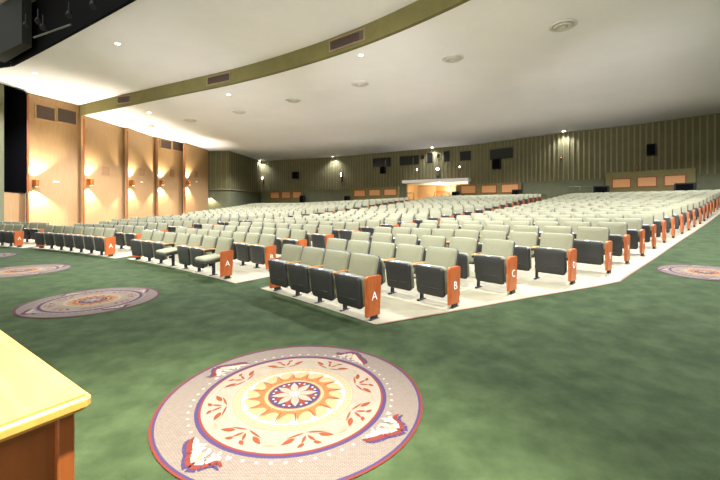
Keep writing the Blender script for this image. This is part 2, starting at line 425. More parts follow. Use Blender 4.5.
for bi, (L, Rr) in enumerate(BLOCKS):
    for k in range(NROW):
        r = R0 + DR*k + (BOFF[bi] if k < 4 else BOFF[bi]*.5); a0, a1 = left_end(bi, L, k, r), seq(Rr, k)
        if a1 - a0 < 1.6: continue
        W = math.radians(a1-a0)*r*S
        n = int(W/.54); p = W/n
        n_gap = (a1-a0)/n
        for i in range(n):
            a = a1 - (i+.5)*n_gap                          # i counts from the lettered end
            x, y = pol(r, a)
            px = 360 + 360*x/max(y, .1)
            spots.append(dict(b=bi, k=k, i=i, n=n, a=a, x=x, y=y, z=zrow(r, a)*S, px=px, d=math.hypot(x, y)))
vis = sorted([s for s in spots if -12 < s['px'] < 726 and s['y'] > 0], key=lambda s: s['d'])
single = vis[:300]; ids = {id(s) for s in single}
for s in single:
    le = s['i'] == s['n']-1; re_ = s['i'] == 0
    dn = s['b'] == 1 and s['k'] == 0 and s['i'] in (0, 3)
    key = (le, re_, dn)
    if key not in PROTO:
        PROTO[key] = make_seat(*key); o = PROTO[key]
    else: o = copy_tree(PROTO[key])
    o.location = (s['x'], s['y'], s['z']); o.rotation_euler = (0, 0, -math.radians(s['a']))
    nm = 'lettered end seat' if re_ else 'far end seat' if le else 'seat ' + ORD[s['i']+1] + ' from the lettered end'
    st = ' lowered' if dn else ' folded'
    lab = 'green' + st + ' ' + nm + (', front row ' if s['k'] == 0 else ', ' + ORD[s['k']+1] + ' row ') + 'of the ' + BNAME[s['b']]
    tag(o, lab, 'seat', 'folding auditorium seats')
    s['obj'] = o
for s in single:                                          # row letters on the outer faces of the end panels
    if s['i'] == 0 and s['k'] < 14:
        pnl = [c for c in s['obj'].children if c.name.startswith('end_panel')][-1]
        lt = bpy.data.objects.new('row_letter', letter_mesh(LETTERS[s['k']])); COL.objects.link(lt); lt.parent = pnl
        lt.location = (.2965, -.004, .25); lt.rotation_euler = (math.pi/2, 0, math.pi/2); lt['label'] = 'white painted row letter'
# the rest of the rows, far back: one uncounted mass
far = MB()
for s in spots:
    if id(s) in ids or s['px'] < -60 or s['px'] > 900: continue
    T = Matrix.Translation((s['x'], s['y'], s['z'])) @ Matrix.Rotation(-math.radians(s['a']), 4, 'Z')
    B = T @ back_T()
    pillow(far, rounded(.485, .405, .045, 2), -.035, .028, .02, 'fabric', B, .008)
    far.box(-.245, .245, .028, .05, -.205, .209, 'shell', B)
    far.box(-.235, .235, -.20, -.05, .14, .535, 'pan', T)
    far.box(-.285, -.257, -.02, .045, 0, .515, 'metal', T); far.box(-.2885, -.2515, -.19, .09, .518, .542, 'arm', T)
    if s['i'] == 0: far.box(.252, .296, -.135, .12, .055, .545, 'orange', T)
    if s['i'] == s['n']-1: far.box(-.296, -.252, -.135, .12, .055, .545, 'orange', T)
tag(far.build('rear_seat_rows', fix=False), 'remaining rows of green folding seats rising to the back of the hall', 'seats', 'folding auditorium seats', 'stuff')

# ---------------------------------------------------------------- back wall
WP = [(17.6, 12.3), (15.5, 15.5), (13.66, 17.56), (10.96, 19.7), (7.2, 23.6), (2.9, 26.2), (-2.04, 29.4), (-8.8, 32.0)]
E_CEIL = 4.0; Z_CEIL = EYE + E_CEIL*S; E_FRONT = 4.45; Z_FRONT = EYE + E_FRONT*S
def wallpt(px):                                           # where the sight line of image column px meets the wall: point and left-to-right tangent (metres)
    u = (px-360)/360
    for (x0, y0), (x1, y1) in zip(WP, WP[1:]):
        den = (x1-x0) - u*(y1-y0)
        t = (u*y0 - x0)/den
        if -1e-6 <= t <= 1+1e-6:
            tx, ty = x0-x1, y0-y1; l = math.hypot(tx, ty)
            return Vector(((x0+t*(x1-x0))*S, (y0+t*(y1-y0))*S, 0)), Vector((tx/l, ty/l, 0))
    raise ValueError(px)
def wz(px, py): p, _ = wallpt(px); return EYE + (206-py)/360*p.y
def wall_frame(px):                                       # local x along the wall to the right, local y into the wall
    p, t = wallpt(px); return p, math.atan2(t.y, t.x)
DADO = EYE + 1.4*S
OPEN = (406.5, 468.0); Z_OPEN = wz(437, 183)
def wallseg(mb, a, b, z0, z1, mname, th=.25):
    d = (b-a).normalized(); nrm = Vector((-d.y, d.x, 0))  # a to b runs left to right, outward is to the back
    mb.prism([a.xy, b.xy, (b+nrm*th).xy, (a+nrm*th).xy], z0, z1, mname)
wall = MB()
pts = [Vector((x*S, y*S, 0)) for x, y in reversed(WP)]    # left to right
oa, ob = wallpt(OPEN[0])[0], wallpt(OPEN[1])[0]
Z0W = 1.0
for a, b in zip(pts, pts[1:]):
    cuts = [a, b]
    for q in (oa, ob):
        t = (q-a).dot(b-a)/(b-a).length_squared
        if 0 < t < 1 and (a+(b-a)*t-q).length < .01: cuts.insert(-1, q)
    for c0, c1 in zip(cuts, cuts[1:]):
        mid = (c0+c1)/2; mpx = 360+360*mid.x/mid.y
        inside = OPEN[0] < mpx < OPEN[1]
        if inside: wallseg(wall, c0, c1, Z_OPEN, Z_CEIL, 'wallg')
        else: wallseg(wall, c0, c1, 0, DADO, 'dado'); wallseg(wall, c0, c1, DADO, Z_CEIL, 'wallg')
# battens: upright ribs along the upper wall
sacc = 0.12; pitch = .33
windows = [(373, 391, 158, 167), (400, 419, 156, 165), (421, 424.5, 155.3, 159.2), (427.2, 433, 153, 163.2), (437, 440.2, 154, 158.3), (444, 450, 151, 161.8), (460, 471, 151.3, 160.6), (490, 513, 148.5, 159)]
for a, b in zip(pts, pts[1:]):
    L = (b-a).length; d = (b-a)/L; nrm = Vector((d.y, -d.x, 0))  # towards the hall
    while sacc < L:
        p = a + d*sacc; px = 360+360*p.x/p.y
        dep = .11 if px > 515 else (.05 if px > 385 else .025); w = .045 if px > 515 else .03
        zb = DADO
        if OPEN[0]-3 < px < OPEN[1]+6: zb = max(zb, Z_OPEN + .35)
        spans = [(zb, Z_CEIL - .01)]
        for x0, x1, y0, y1 in windows:
            if x0-1 < px < x1+1:
                lo, hi = wz(px, y1)-.1, wz(px, y0)+.1
                spans = [q for s0, s1 in spans for q in ((s0, min(s1, lo)), (max(s0, hi), s1)) if q[1]-q[0] > .05]
        for s0, s1 in spans:
            wall.prism([(p-d*w+nrm*dep).xy, (p+d*w+nrm*dep).xy, (p+d*w-nrm*.02).xy, (p-d*w-nrm*.02).xy], s0, s1, 'rib')
        sacc += pitch * (1 if px > 515 else .8 + .5*random.random())
    sacc -= L
# capping rail on top of the dado
for a, b in zip(pts, pts[1:]):
    d = (b-a).normalized(); nrm = Vector((d.y, -d.x, 0))
    if OPEN[0]-2 < 360+360*((a+b)/2).x/((a+b)/2).y < OPEN[1]+2:
        continue
    wall.prism([(a+nrm*.05).xy, (b+nrm*.05).xy, b.xy, a.xy], DADO-.08, DADO, 'dado')
tag(wall.build('wall_back', fix=True), kind='structure')
# green side wall between the wooden wall and the back corner
gw = MB()
P5 = Vector((-11.05*S, 26.2*S, 0)); G1 = Vector((-9.5*S, 26.2*S, 0)); G2 = Vector((-8.8*S, 32.0*S, 0))
for a, b in ((P5, G1),):
    wallseg(gw, a, b, 0, DADO-.25, 'dado'); wallseg(gw, a, b, DADO-.25, Z_CEIL, 'wallg')
d = (G2-G1).normalized(); nl = Vector((-d.y, d.x, 0))
for z0, z1, m in ((0, DADO-.25, 'dado'), (DADO-.25, Z_CEIL, 'wallg')):
    gw.prism([G1.xy, G2.xy, (G2+nl*.25).xy, (G1+nl*.25).xy], z0, z1, m)
n = 16
for i in range(n):
    p = G1 + (G2-G1)*(i+.5)/n
    gw.prism([(p-d*.04).xy, (p-d*.04-nl*.05).xy, (p+d*.04-nl*.05).xy, (p+d*.04).xy], DADO-.25, Z_CEIL-.01, 'rib')
for i in range(4):
    p = P5 + (G1-P5)*(i+.5)/4; gw.box(p.x-.04, p.x+.04, p.y-.05, p.y, DADO-.25, Z_CEIL-.01, 'rib')
gw.prism([G1.xy, (G1-nl*.12).xy, (G2-nl*.12).xy, G2.xy], DADO-.33, DADO-.2, 'rib')
gw.box(P5.x, G1.x+.1, P5.y-.12, P5.y, DADO-.33, DADO-.2, 'rib')
tag(gw.build('wall_side', fix=True), kind='structure')

# things on the back wall
def on_wall(px, off=0.0):
    p, rz = wall_frame(px); n_ = Vector((math.sin(rz), -math.cos(rz), 0)); return p + n_*off, rz
def wsize(x0, x1):
    a, b = wallpt(x0)[0], wallpt(x1)[0]; return (b-a).length
wl = ['wide black projection window over the second group of orange panels', 'wide black projection window with pale slit beside the small square port',
      'tiny black square port beside the second wide projection window', 'upright dark port window between two tiny square ports',
      'tiny black square port directly above the white wall lamp', 'taller upright dark port window, nearest the last black projection window',
      'black projection window farthest along, over the lit entrance canopy end', 'wide grey recessed window strip above a black wall speaker']
for (x0, x1, y0, y1), lb in zip(windows, wl):
    px = (x0+x1)/2; p, rz = on_wall(px, .0); w = wsize(x0, x1)/2; za, zb = wz(px, y1), wz(px, y0); h = (zb-za)/2
    t = empty('projection_window', (p.x, p.y, (za+zb)/2), rz); tag(t, lb, 'window', 'small windows high on the back wall')
    f = MB(); e = .07
    f.box(-w-e, w+e, -.07, .0, h, h+e, 'wallg'); f.box(-w-e, w+e, -.07, .0, -h-e, -h, 'wallg'); f.box(-w-e, -w, -.07, 0, -h, h, 'wallg'); f.box(w, w+e, -.07, 0, -h, h, 'wallg')
    f.build('window_frame', t)
    g = MB(); g.box(-w, w, -.03, -.01, -h, h, 'glass' if x0 < 480 else 'pier'); g.build('pane', t)
    if w > .8 and x0 < 480:
        q = MB(); q.box(w*.35, w*.45, -.035, -.03, -h*.8, h*.6, 'wallg'); q.build('blind', t)
def wall_speaker(x0, x1, y0, y1, lb):
    px = (x0+x1)/2; p, rz = on_wall(px, .14); w = wsize(x0, x1)/2; za, zb = wz(px, y1), wz(px, y0)
    t = empty('wall_speaker', (p.x, p.y, (za+zb)/2), rz); tag(t, lb, 'speaker', 'black wall speakers'); h = (zb-za)/2
    b = MB(); b.box(-w, w, -.32, 0, -h, h, 'blackg'); o = b.build('cabinet', t); bevel_mesh(o.data, .02)
    g = MB(); g.box(-w*.88, w*.88, -.335, -.32, -h*.9, h*.9, 'black'); g.build('grille', t)
    k = MB(); k.box(-.06, .06, 0, .16, -.06, .06, 'metal'); k.build('bracket', t)
wall_speaker(294, 299.5, 172, 179, 'black wall speaker between the two lit sconces near the far corner')
wall_speaker(382, 386.5, 167, 174, 'black wall speaker directly below the first wide black projection window')
wall_speaker(494.5, 502, 159, 169.5, 'black wall speaker below the wide grey recessed window strip')
wall_speaker(648, 657, 144.5, 156, 'black wall speaker alone among battens above the nearest three orange panels')
def partition(x0, x1, ytop, panels, lb):
    px = (x0+x1)/2; p, rz = on_wall(px, .10); w = wsize(x0, x1)/2; zt = wz(px, ytop)
    a, b = wallpt(x0)[0], wallpt(x1)[0]; dd = (b-a).normalized(); c = (a+b)/2; rz = math.atan2(dd.y, dd.x); n_ = Vector((dd.y, -dd.x, 0)); c = c + n_*.28
    z0 = zfl(c.x, c.y) - .02
    t = empty('rear_partition', (c.x, c.y, z0), rz); tag(t, lb, 'partition', 'rear partitions with orange panels')
    m = MB(); m.box(-w, w, -.2, .05, 0, zt-z0, 'olive'); m.build('partition_body', t)
    for q0, q1, u0, u1 in panels:
        ra = []
        for qx in (q0, q1):                               # meet the face of the partition
            u = (qx-360)/360; o_ = c - Vector((dd.y, -dd.x, 0))*(-.2)
            tt = (u*o_.y - o_.x)/(dd.x - u*dd.y); ra.append(tt)
        yc = (c + dd*(sum(ra)/2)).y - .15; za, zb = EYE+(206-u1)/360*yc - z0, EYE+(206-u0)/360*yc - z0
        f = MB(); e = .07; xa, xb = ra
        f.box(xa-e, xb+e, -.235, -.2, zb, zb+e, 'frame'); f.box(xa-e, xb+e, -.235, -.2, za-e, za, 'frame'); f.box(xa-e, xa, -.235, -.2, za, zb, 'frame'); f.box(xb, xb+e, -.235, -.2, za, zb, 'frame')
        fo = f.build('panel_frame', t); g = MB(); g.box(xa, xb, -.222, -.2, za, zb, 'pale'); g.build('panel', fo)
partition(607, 696, 171, [(613, 630, 179.3, 187.3), (638, 656, 177.5, 186), (665, 685, 175.8, 185)], 'nearest olive partition with three orange panels, below the lone black speaker')
partition(458.5, 523, 184, [(461.5, 475.5, 186, 193), (482, 496, 185.7, 192.5), (502, 518, 184.6, 192)], 'olive partition with three orange panels beside the lit entrance canopy')
partition(352, 400.5, 187.5, [(354.5, 365, 190.5, 196), (369.5, 380, 190, 195.5), (384.5, 396, 189.5, 195)], 'olive partition with three orange panels below the first projection window')
partition(267, 304, 190.5, [(271, 279, 192.5, 198), (282, 290, 192.2, 197.8), (293.2, 301, 192, 197.6)], 'farthest olive partition with three small orange panels near the corner')
# black boxes standing at the partitions
def stand_box(x0, x1, y0, y1, lb, off):
    px = (x0+x1)/2; p, rz = on_wall(px, off); w = (x1-x0)/360*p.y/2/max(.75, math.cos(rz)); z = zfl(p.x, p.y); top = EYE+(206-y0)/360*p.y
    t = empty('loudspeaker_case', (p.x, p.y, z), rz); tag(t, lb, 'case', 'black cases along the back wall')
    m = MB(); m.box(-w, w, -.2, .2, .05, top-z, 'blackg'); bevel_mesh(m.build('body', t).data, .03)
    f = MB(); f.box(-w*.8, w*.8, -.215, -.2, .12, top-z-.08, 'black'); f.build('grille', t)
    for sx in (-1, 1):
        g = MB(); g.box(sx*w*.7-.04, sx*w*.7+.04, -.16, .16, 0, .05, 'metal'); g.build('foot', t)
stand_box(597, 607.5, 186, 191, 'black case beside the nearest orange panel partition, farther from the aisle', .75)
stand_box(681, 693, 183, 188, 'black case standing before the last orange panel near the sloping aisle', .85)
stand_box(518, 524, 189.5, 193, 'black case between canopy partition and the handrail post', .85)
stand_box(455, 461, 191.5, 196, 'black case beside the lit entrance doorway', .8)
stand_box(349, 353.5, 196, 199, 'black case beside the partition below the first projection window', .8)
stand_box(303.5, 308, 195.5, 199, 'black case beside the farthest partition near the corner', .8)
# handrails of the rear stairs
def rail(x0, x1, ytop, lb, off=.9, legs=3):
    p, rz = on_wall((x0+x1)/2, off); w = (x1-x0)/360*p.y/2; z = zfl(p.x, p.y); h = max(.6, EYE+(206-ytop)/360*p.y - z)
    t = empty('handrail', (p.x, p.y, z), rz); tag(t, lb, 'handrail', 'metal handrails at the rear stairs')
    m = MB(); m.tube((-w, 0, h), (w, 0, h), .03, 'steel'); m.build('top_rail', t)
    m = MB(); m.tube((-w, 0, h*.5), (w, 0, h*.5), .02, 'steel'); m.build('mid_rail', t)
    for i in range(legs):
        x = -w + 2*w*i/(legs-1); m = MB(); m.tube((x, 0, 0), (x, 0, h), .03, 'steel'); m.build('post', t)
rail(571, 592, 187, 'pale handrail below battens left of the nearest orange panels')
rail(536, 543, 187.5, 'short upright handrail between canopy partition and nearest partition', legs=2)
rail(335, 347, 194.5, 'handrail below the second lit sconce at the back wall')
rail(436, 451, 192, 'dark handrail inside the lit entrance opening', off=.5)
rail(409, 416, 193, 'dark handrail at the lit entrance jamb', off=.5, legs=2)

# lit entrance recess
en = MB()
d = (ob-oa).normalized(); nb = Vector((-d.y, d.x, 0)); zf = zfl(oa.x, oa.y) - .3
A2, B2 = oa + nb*3.0, ob + nb*3.0
en.prism([oa.xy, (oa+nb*3).xy, (oa+nb*3-d*.15).xy, (oa-d*.15).xy][::-1], zf, Z_OPEN, 'tan')
en.prism([ob.xy, (ob+d*.15).xy, (B2+d*.15).xy, B2.xy], zf, Z_OPEN, 'white')
en.prism([A2.xy, B2.xy, (B2+nb*.15).xy, (A2+nb*.15).xy], zf, Z_OPEN, 'tan')
en.prism([oa.xy, ob.xy, B2.xy, A2.xy], zf-.1, zf+.3, 'cream')
en.prism([oa.xy, ob.xy, B2.xy, A2.xy], Z_OPEN, Z_OPEN+.15, 'white')
tag(en.build('wall_entrance', fix=True), kind='structure')
W = (B2-A2).length; rzE = math.atan2(d.y, d.x)
for i, (u0, u1, lb) in enumerate(((.34, .58, 'orange wooden entrance door nearest the pale jamb in the lit recess'), (.62, .86, 'orange wooden entrance door nearest the bright lamp in the lit recess'))):
    t = empty('door_%d' % (i+1), (*(A2 + d*W*u0 - nb*.06).xy, zf+.3), rzE); tag(t, kind='structure')
    m = MB(); m.box(0, W*(u1-u0), 0, .05, 0, 2.1, 'orange'); m.build('door_leaf', t)
    m = MB(); m.box(.08, .12, -.04, 0, .9, 1.2, 'steel'); m.build('door_handle', t)
cp, crz = on_wall(436, .0)
m = MB(); c0, c1 = oa + d*.0, ob + d*.3
nf = -nb
m.prism([(c0+nf*1.1).xy, (c1+nf*1.1).xy, c1.xy, c0.xy], Z_OPEN+.02, Z_OPEN+.30, 'white')
cn = m.build('entrance_canopy', fix=True); tag(cn, 'white slab canopy over the lit entrance in the back wall', 'canopy'); bevel_mesh(cn.data, .01)
gp = ob - d*.75 - nb*(-.3)
t = empty('globe_lamp', (gp.x, gp.y, Z_OPEN-.62)); tag(t, 'glowing white globe lamp hanging inside the lit entrance', 'lamp')
m = MB(); m.lathe([(0, -.2), (.14, -.14), (.2, 0), (.14, .14), (.04, .2)], 'lampon', 20); m.build('globe', t, smooth=True)
m = MB(); m.tube((0, 0, .18), (0, 0, .61), .015, 'metal'); m.build('stem', t)
ep = (oa+ob)/2 + nb*1.2
light('entrance_light', 'POINT', (ep.x, ep.y, Z_OPEN-.35), 190, (1, .84, .62), shadow_soft_size=.25)

# small lamps on the back wall
def wall_sconce(px, y0, y1, lb, glow=True, power=0):
    p, rz = on_wall(px, .1); za, zb = wz(px, y1), wz(px, y0)
    t = empty('wall_sconce', (p.x, p.y, (za+zb)/2), rz); tag(t, lb, 'wall lamp'); h = (zb-za)/2
    m = MB(); m.box(-.09, .09, 0, .1, -h, h, 'metal'); m.build('backplate', t)
    m = MB(); m.lathe([(.02, -h), (.07, -h*.8), (.07, -h*.2), (.03, 0)], 'brass', 14, Matrix.Translation((0, -.11, 0))); m.build('shade', t, smooth=True)
    m = MB(); m.lathe([(.03, h*.1), (.05, h*.3), (.05, h*.7), (.02, h*.9)], 'lampsm' if glow else 'brass', 14, Matrix.Translation((0, -.11, 0))); m.build('lamp_globe', t, smooth=True)
wall_sconce(263.5, 176, 184, 'slim lit wall sconce in the far green corner')
wall_sconce(342, 172, 182, 'slim lit wall sconce between two black speakers on the back wall')
wall_sconce(417.8, 168.5, 173, 'small wall sconce below the second projection window', True)
wall_sconce(460.2, 166, 170, 'small wall sconce above the end of the entrance canopy', True)
wall_sconce(561.7, 155.5, 159, 'small pale wall fitting alone on the battens below a ceiling downlight', False)
wall_sconce(637, 166, 169.5, 'small dark wall fitting above the middle panel of the nearest partition', False)
p, rz = on_wall(438, .08)
t = empty('bulkhead_lamp', (p.x, p.y, wz(438, 169)), rz); tag(t, 'glowing white bulkhead lamp above the entrance canopy', 'lamp')
m = MB(); m.lathe([(.18, 0), (.18, .05)], 'metal', 20, Matrix.Rotation(math.pi/2, 4, 'X')); m.build('backplate', t)
m = MB(); m.lathe([(.13, .05), (.12, .09), (.07, .12), (0, .14)], 'lampon', 20, Matrix.Rotation(math.pi/2, 4, 'X')); m.build('lamp_globe', t, smooth=True)
m = MB(); m.box(-.13, .13, -.1, 0, -.13, .13, 'blackg'); m = m.build('wall_port', None, (*on_wall(438.2, .04)[0].xy, wz(438.2, 177)), rz); tag(m, 'tiny dark square box between bulkhead lamp and entrance canopy', 'wall box')

# ---------------------------------------------------------------- wooden side wall: splayed panels, fins, grilles, sconces
WL = [((-13.0, 14.1), (-12.1, 15.75), E_FRONT), ((-12.15, 15.85), (-11.83, 18.3), E_CEIL), ((-11.85, 18.35), (-11.72, 20.85), E_CEIL), ((-11.75, 20.9), (-11.02, 22.6), E_CEIL), ((-11.0, 22.65), (-10.62, 25.2), E_CEIL)]
wood = []
for i, (a, b, e) in enumerate(WL):
    a = Vector((a[0]*S, a[1]*S, 0)); b = Vector((b[0]*S, b[1]*S, 0))*1.02; d = (b-a).normalized(); nl = Vector((-d.y, d.x, 0))
    m = MB(); zt = EYE + e*S
    m.prism([a.xy, b.xy, (b+nl*.2).xy, (a+nl*.2).xy], 0, zt - .02, 'tan')
    rv = a.normalized(); sd = Vector((rv.y, -rv.x, 0))
    fw = .45 if i == 0 else .05
    m.prism([(a-rv*fw-sd*.05).xy, (a-rv*fw+sd*.035).xy, (a+rv*.5+sd*.035).xy, (a+rv*.5-sd*.05).xy], 0, zt - .25, 'orange')   # upright return
    tag(m.build('wall_left', fix=True), kind='structure'); wood.append((a, b, d, -nl, zt))
def fin_face(i, px, py, off):                             # point of panel i under image column px
    a, b, d, n_, zt = wood[i]; u = (px-360)/360; o_ = a + n_*off
    t = (u*o_.y - o_.x)/(d.x - u*d.y); q = o_ + d*t; return Vector((q.x, q.y, EYE + (206-py)/360*q.y))
def grille(i, x0, x1, y0, y1, lb):
    p, q = fin_face(i, x0, y1, .005), fin_face(i, x1, y0, .005); a, b, d, n_, zt = wood[i]
    w = (q.xy-p.xy).length/2; mid = (p+q)/2; c = fin_face(i, (x0+x1)/2, (y0+y1)/2, .005); h = (y1-y0)/360*c.y/2
    t = empty('air_grille', c, math.atan2(d.y, d.x)); tag(t, lb, 'air grille', 'brown air grilles')
    f = MB(); e = .06
    f.box(-w-e, w+e, -.05, 0, h, h+e, 'tan'); f.box(-w-e, w+e, -.05, 0, -h-e, -h, 'tan'); f.box(-w-e, -w, -.05, 0, -h, h, 'tan'); f.box(w, w+e, -.05, 0, -h, h, 'tan'); f.build('grille_frame', t)
    g = MB(); g.box(-w, w, -.012, 0, -h, h, 'grille')
    k = 10
    for j in range(k): z = -h + 2*h*(j+.5)/k; g.box(-w, w, -.035, -.01, z-.012, z+.006, 'grille')
    g.build('louvres', t)
grille(0, 36, 54.5, 106.5, 119.5, 'brown air grille nearest the black opening on the tallest wooden panel')
grille(0, 57.5, 76, 110, 123, 'brown air grille nearest the olive ceiling band on the tallest wooden panel')
grille(3, 160.8, 171, 140.5, 148.5, 'brown air grille on the fourth wooden panel, nearer its wooden fin')
grille(3, 172.5, 183, 141.5, 150.5, 'brown air grille on the fourth wooden panel, farther from its wooden fin')
for i, x0, x1, y0, y1, lb in ((1, 102, 110, 166, 175.5, 'small square tan speaker panel on the second wooden wall panel'), (2, 139, 145, 168, 176.5, 'small square tan speaker panel on the third wooden wall panel'),
                              (3, 169, 174.5, 169, 177.5, 'small square tan speaker panel on the fourth wooden wall panel'), (4, 194, 198, 170.5, 178, 'small square tan speaker panel on the fifth wooden wall panel')):
    c = fin_face(i, (x0+x1)/2, (y0+y1)/2, .003); w = (fin_face(i, x1, y0, 0).xy-fin_face(i, x0, y0, 0).xy).length/2; h = (y1-y0)/360*c.y/2; d = wood[i][2]
    t = empty('wall_speaker_panel', c, math.atan2(d.y, d.x)); tag(t, lb, 'speaker panel', 'square speaker panels in the wooden wall')
    m = MB(); m.box(-w, w, -.02, 0, -h, h, 'tan'); m.build('cover', t); m = MB(); m.box(-w*.85, w*.85, -.026, -.02, -h*.85, h*.85, 'cloth'); m.build('cloth_face', t)
for i, px, py, lb in ((0, 56, 181.8, 'small white painted-on glint on the tallest wooden panel'), (2, 141.5, 182, 'small white painted-on glint on the third wooden panel'), (4, 196.5, 181.8, 'small white painted-on glint on the fifth wooden panel')):
    c = fin_face(i, px, py, .004); d = wood[i][2]  # white slabs stand in for small reflections on the wood
    m = MB(); m.box(-.16, .16, -.03, 0, -.04, .04, 'white'); o = m.build('panel_glint', None, c, math.atan2(d.y, d.x)); bevel_mesh(o.data, .008); tag(o, lb, 'painted glint')
for i, (a, b, d, n_, zt) in enumerate(wood):
    h0 = EYE + (206-[183, 182, 182.5, 182.5, 182.5][i])/360*a.y
    c = a + d*.26 + n_*.28
    t = empty('wall_uplighter', (c.x, c.y, h0), math.atan2(d.y, d.x)); tag(t, 'brass up-and-down wall light at the fin of the ' + ['tallest', 'second', 'third', 'fourth', 'fifth'][i] + ' wooden panel', 'wall lamp', 'brass wall lights on the wooden wall')
    m = MB(); m.box(-.08, .08, .085, .28, -.2, .2, 'brass'); m.build('backplate', t)
    m = MB(); m.lathe([(.095, -.20), (.1, -.2), (.1, .2), (.095, .2)], 'brass', 18); m.build('shade', t, smooth=False)
    m = MB(); m.lathe([(0, .196), (.09, .202)], 'lampsm', 18); m.lathe([(.09, -.202), (0, -.196)], 'lampsm', 18); m.build('lamp_lens', t)
    for up in (1, -1):
        light('uplighter_beam', 'SPOT', (c.x, c.y, h0 + up*.23), [560, 400, 380, 360, 360][i] * (.7 if up > 0 else .9), (1, .92, .78), (math.pi if up > 0 else 0, 0, 0), spot_size=math.radians(110), spot_blend=.45, shadow_soft_size=.05)
G = P5 + Vector((.25, -.2, 0))
light('corner_uplight', 'SPOT', (G.x, G.y, EYE+.9), 130, (1, .86, .64), (0, 0, 0), spot_size=math.radians(120), spot_blend=.3, shadow_soft_size=.05)
# the stage end: black opening over a low tan wall, then a green pilaster
sa, sb, sc_ = Vector((-13.02*S, 14.02*S, 0)), Vector((-13.0*S, 13.15*S, 0)), Vector((-12.6*S, 10.9*S, 0))
m = MB(); zt = EYE + 4.40*S; zs = EYE + .54*S
m.prism([(sa+Vector((-.02, .0, 0))).xy, (sa+Vector((-.22, 0, 0))).xy, (sb+Vector((-.22, 0, 0))).xy, sb.xy], 0, zs, 'tan')
m.box(sb.x-2.2, sb.x-2.0, sb.y-.2, sa.y+.2, zs, zt+.2, 'black'); m.box(sb.x-2.1, sa.x-.02, sa.y+.0, sa.y+.15, zs, zt, 'black'); m.box(sb.x-2.1, sb.x-.02, sb.y-.15, sb.y, zs, zt, 'black')
m.box(sb.x-2.1, sb.x, sb.y, sa.y, zs-.05, zs, 'black'); m.box(sb.x-2.1, sb.x-.02, sb.y, sa.y, zt, zt+.1, 'black')
tag(m.build('wall_niche', fix=True), kind='structure')
m = MB(); m.prism([sb.xy, (sb+Vector((-.3, 0, 0))).xy, (sc_+Vector((-.3, 0, 0))).xy, sc_.xy], 0, zt, 'dado'); m = m.build('wall_pilaster', fix=True); tag(m, kind='structure')

# ---------------------------------------------------------------- ceilings, olive band, lighting slot
def rf(a): return 29.2 + 1.1*(max(0, 26-a)/14.6)**2 - .22*(max(0, a-36)/9)**2
def rs(a): return 25.4 + .0037*max(0, 31.3-max(a, 15.7))**2
def ceiling(name, lo, hi, z, nr, a0=6, a1=78, na=72, th=.12):
    mb = MB(); n = na+1
    for layer in (0, 1):
        vs = []
        for i in range(nr+1):
            for j in range(n):
                a = a0+(a1-a0)*j/na; r = lo(a) + (hi(a)-lo(a))*i/nr; x, y = pol(r, a); vs.append((x, y, z + layer*th))
        fs = [((i*n+j), (i*n+j+1), ((i+1)*n+j+1), ((i+1)*n+j)) for i in range(nr) for j in range(na)]
        mb.add(vs, fs if layer == 0 else [f[::-1] for f in fs], 'ceiling')
    o = mb.build(name, smooth=False); tag(o, kind='structure'); return o
ceiling('ceiling', rf, lambda a: 48.5, Z_CEIL, 12)
ceiling('ceiling_front', rs, lambda a: rf(a)+.1, Z_FRONT, 4)
def curved_face(mb, rfun, a0, a1, z0, z1, mname, th=.15, na=90):
    vs = []
    for j in range(na+1):
        a = a0+(a1-a0)*j/na
        for dr, z in ((0, z0), (0, z1), (th, z0), (th, z1)): x, y = pol(rfun(a)+dr/S, a); vs.append((x, y, z))
    fs = []
    for j in range(na):
        q = 4*j; fs += [(q, q+4, q+5, q+1), (q+2, q+3, q+7, q+6), (q, q+2, q+6, q+4), (q+1, q+5, q+7, q+3)]
    mb.add(vs, fs, mname)
mb = MB(); curved_face(mb, lambda a: rf(a)-.004, 8, 76, Z_CEIL-.015, Z_FRONT, 'olive'); tag(mb.build('trim_2', fix=True), kind='structure')
mb = MB(); curved_face(mb, lambda a: rs(a)-.02, 9, 76, Z_FRONT-.02, 12.0, 'black', .1)
tag(mb.build('wall_slot', fix=True), kind='structure')
# band grilles
for x0, x1, y0, y1, lb in ((120, 136, 101.5, 108.5, 'air grille in the olive ceiling band nearest the wooden wall'), (208, 230, 77, 87.5, 'middle air grille of the olive ceiling band'), (329, 365, 31.5, 49.5, 'largest, nearest air grille in the olive ceiling band')):
    px = (x0+x1)/2; u = (px-360)/360
    best = min(((abs((pol(rf(a), a)[0]/pol(rf(a), a)[1]) - u), a) for a in [10+.02*i for i in range(2500)]))[1]
    x, y = pol(rf(best)-.012, best); a2 = best; w = .78 if x0 > 300 else .72
    zc = EYE + (206 - (y0+y1)/2)/360*y
    zc = (Z_CEIL+Z_FRONT)/2
    t = empty('air_grille', (x, y, zc), -math.radians(best)); tag(t, lb, 'air grille', 'brown air grilles')
    h = .17; f = MB(); e = .04
    f.box(-w-e, w+e, -.04, .03, h, h+e, 'slat'); f.box(-w-e, w+e, -.04, .03, -h-e, -h, 'slat'); f.box(-w-e, -w, -.04, .03, -h, h, 'slat'); f.box(w, w+e, -.04, .03, -h, h, 'slat'); f.build('grille_frame', t)
    g = MB(); g.box(-w, w, -.005, .03, -h, h, 'blackg')
    for j in range(6): z = -h+2*h*(j+.5)/6; g.box(-w, w, -.03, -.005, z-.012, z+.012, 'grille')
    g.build('louvres', t)
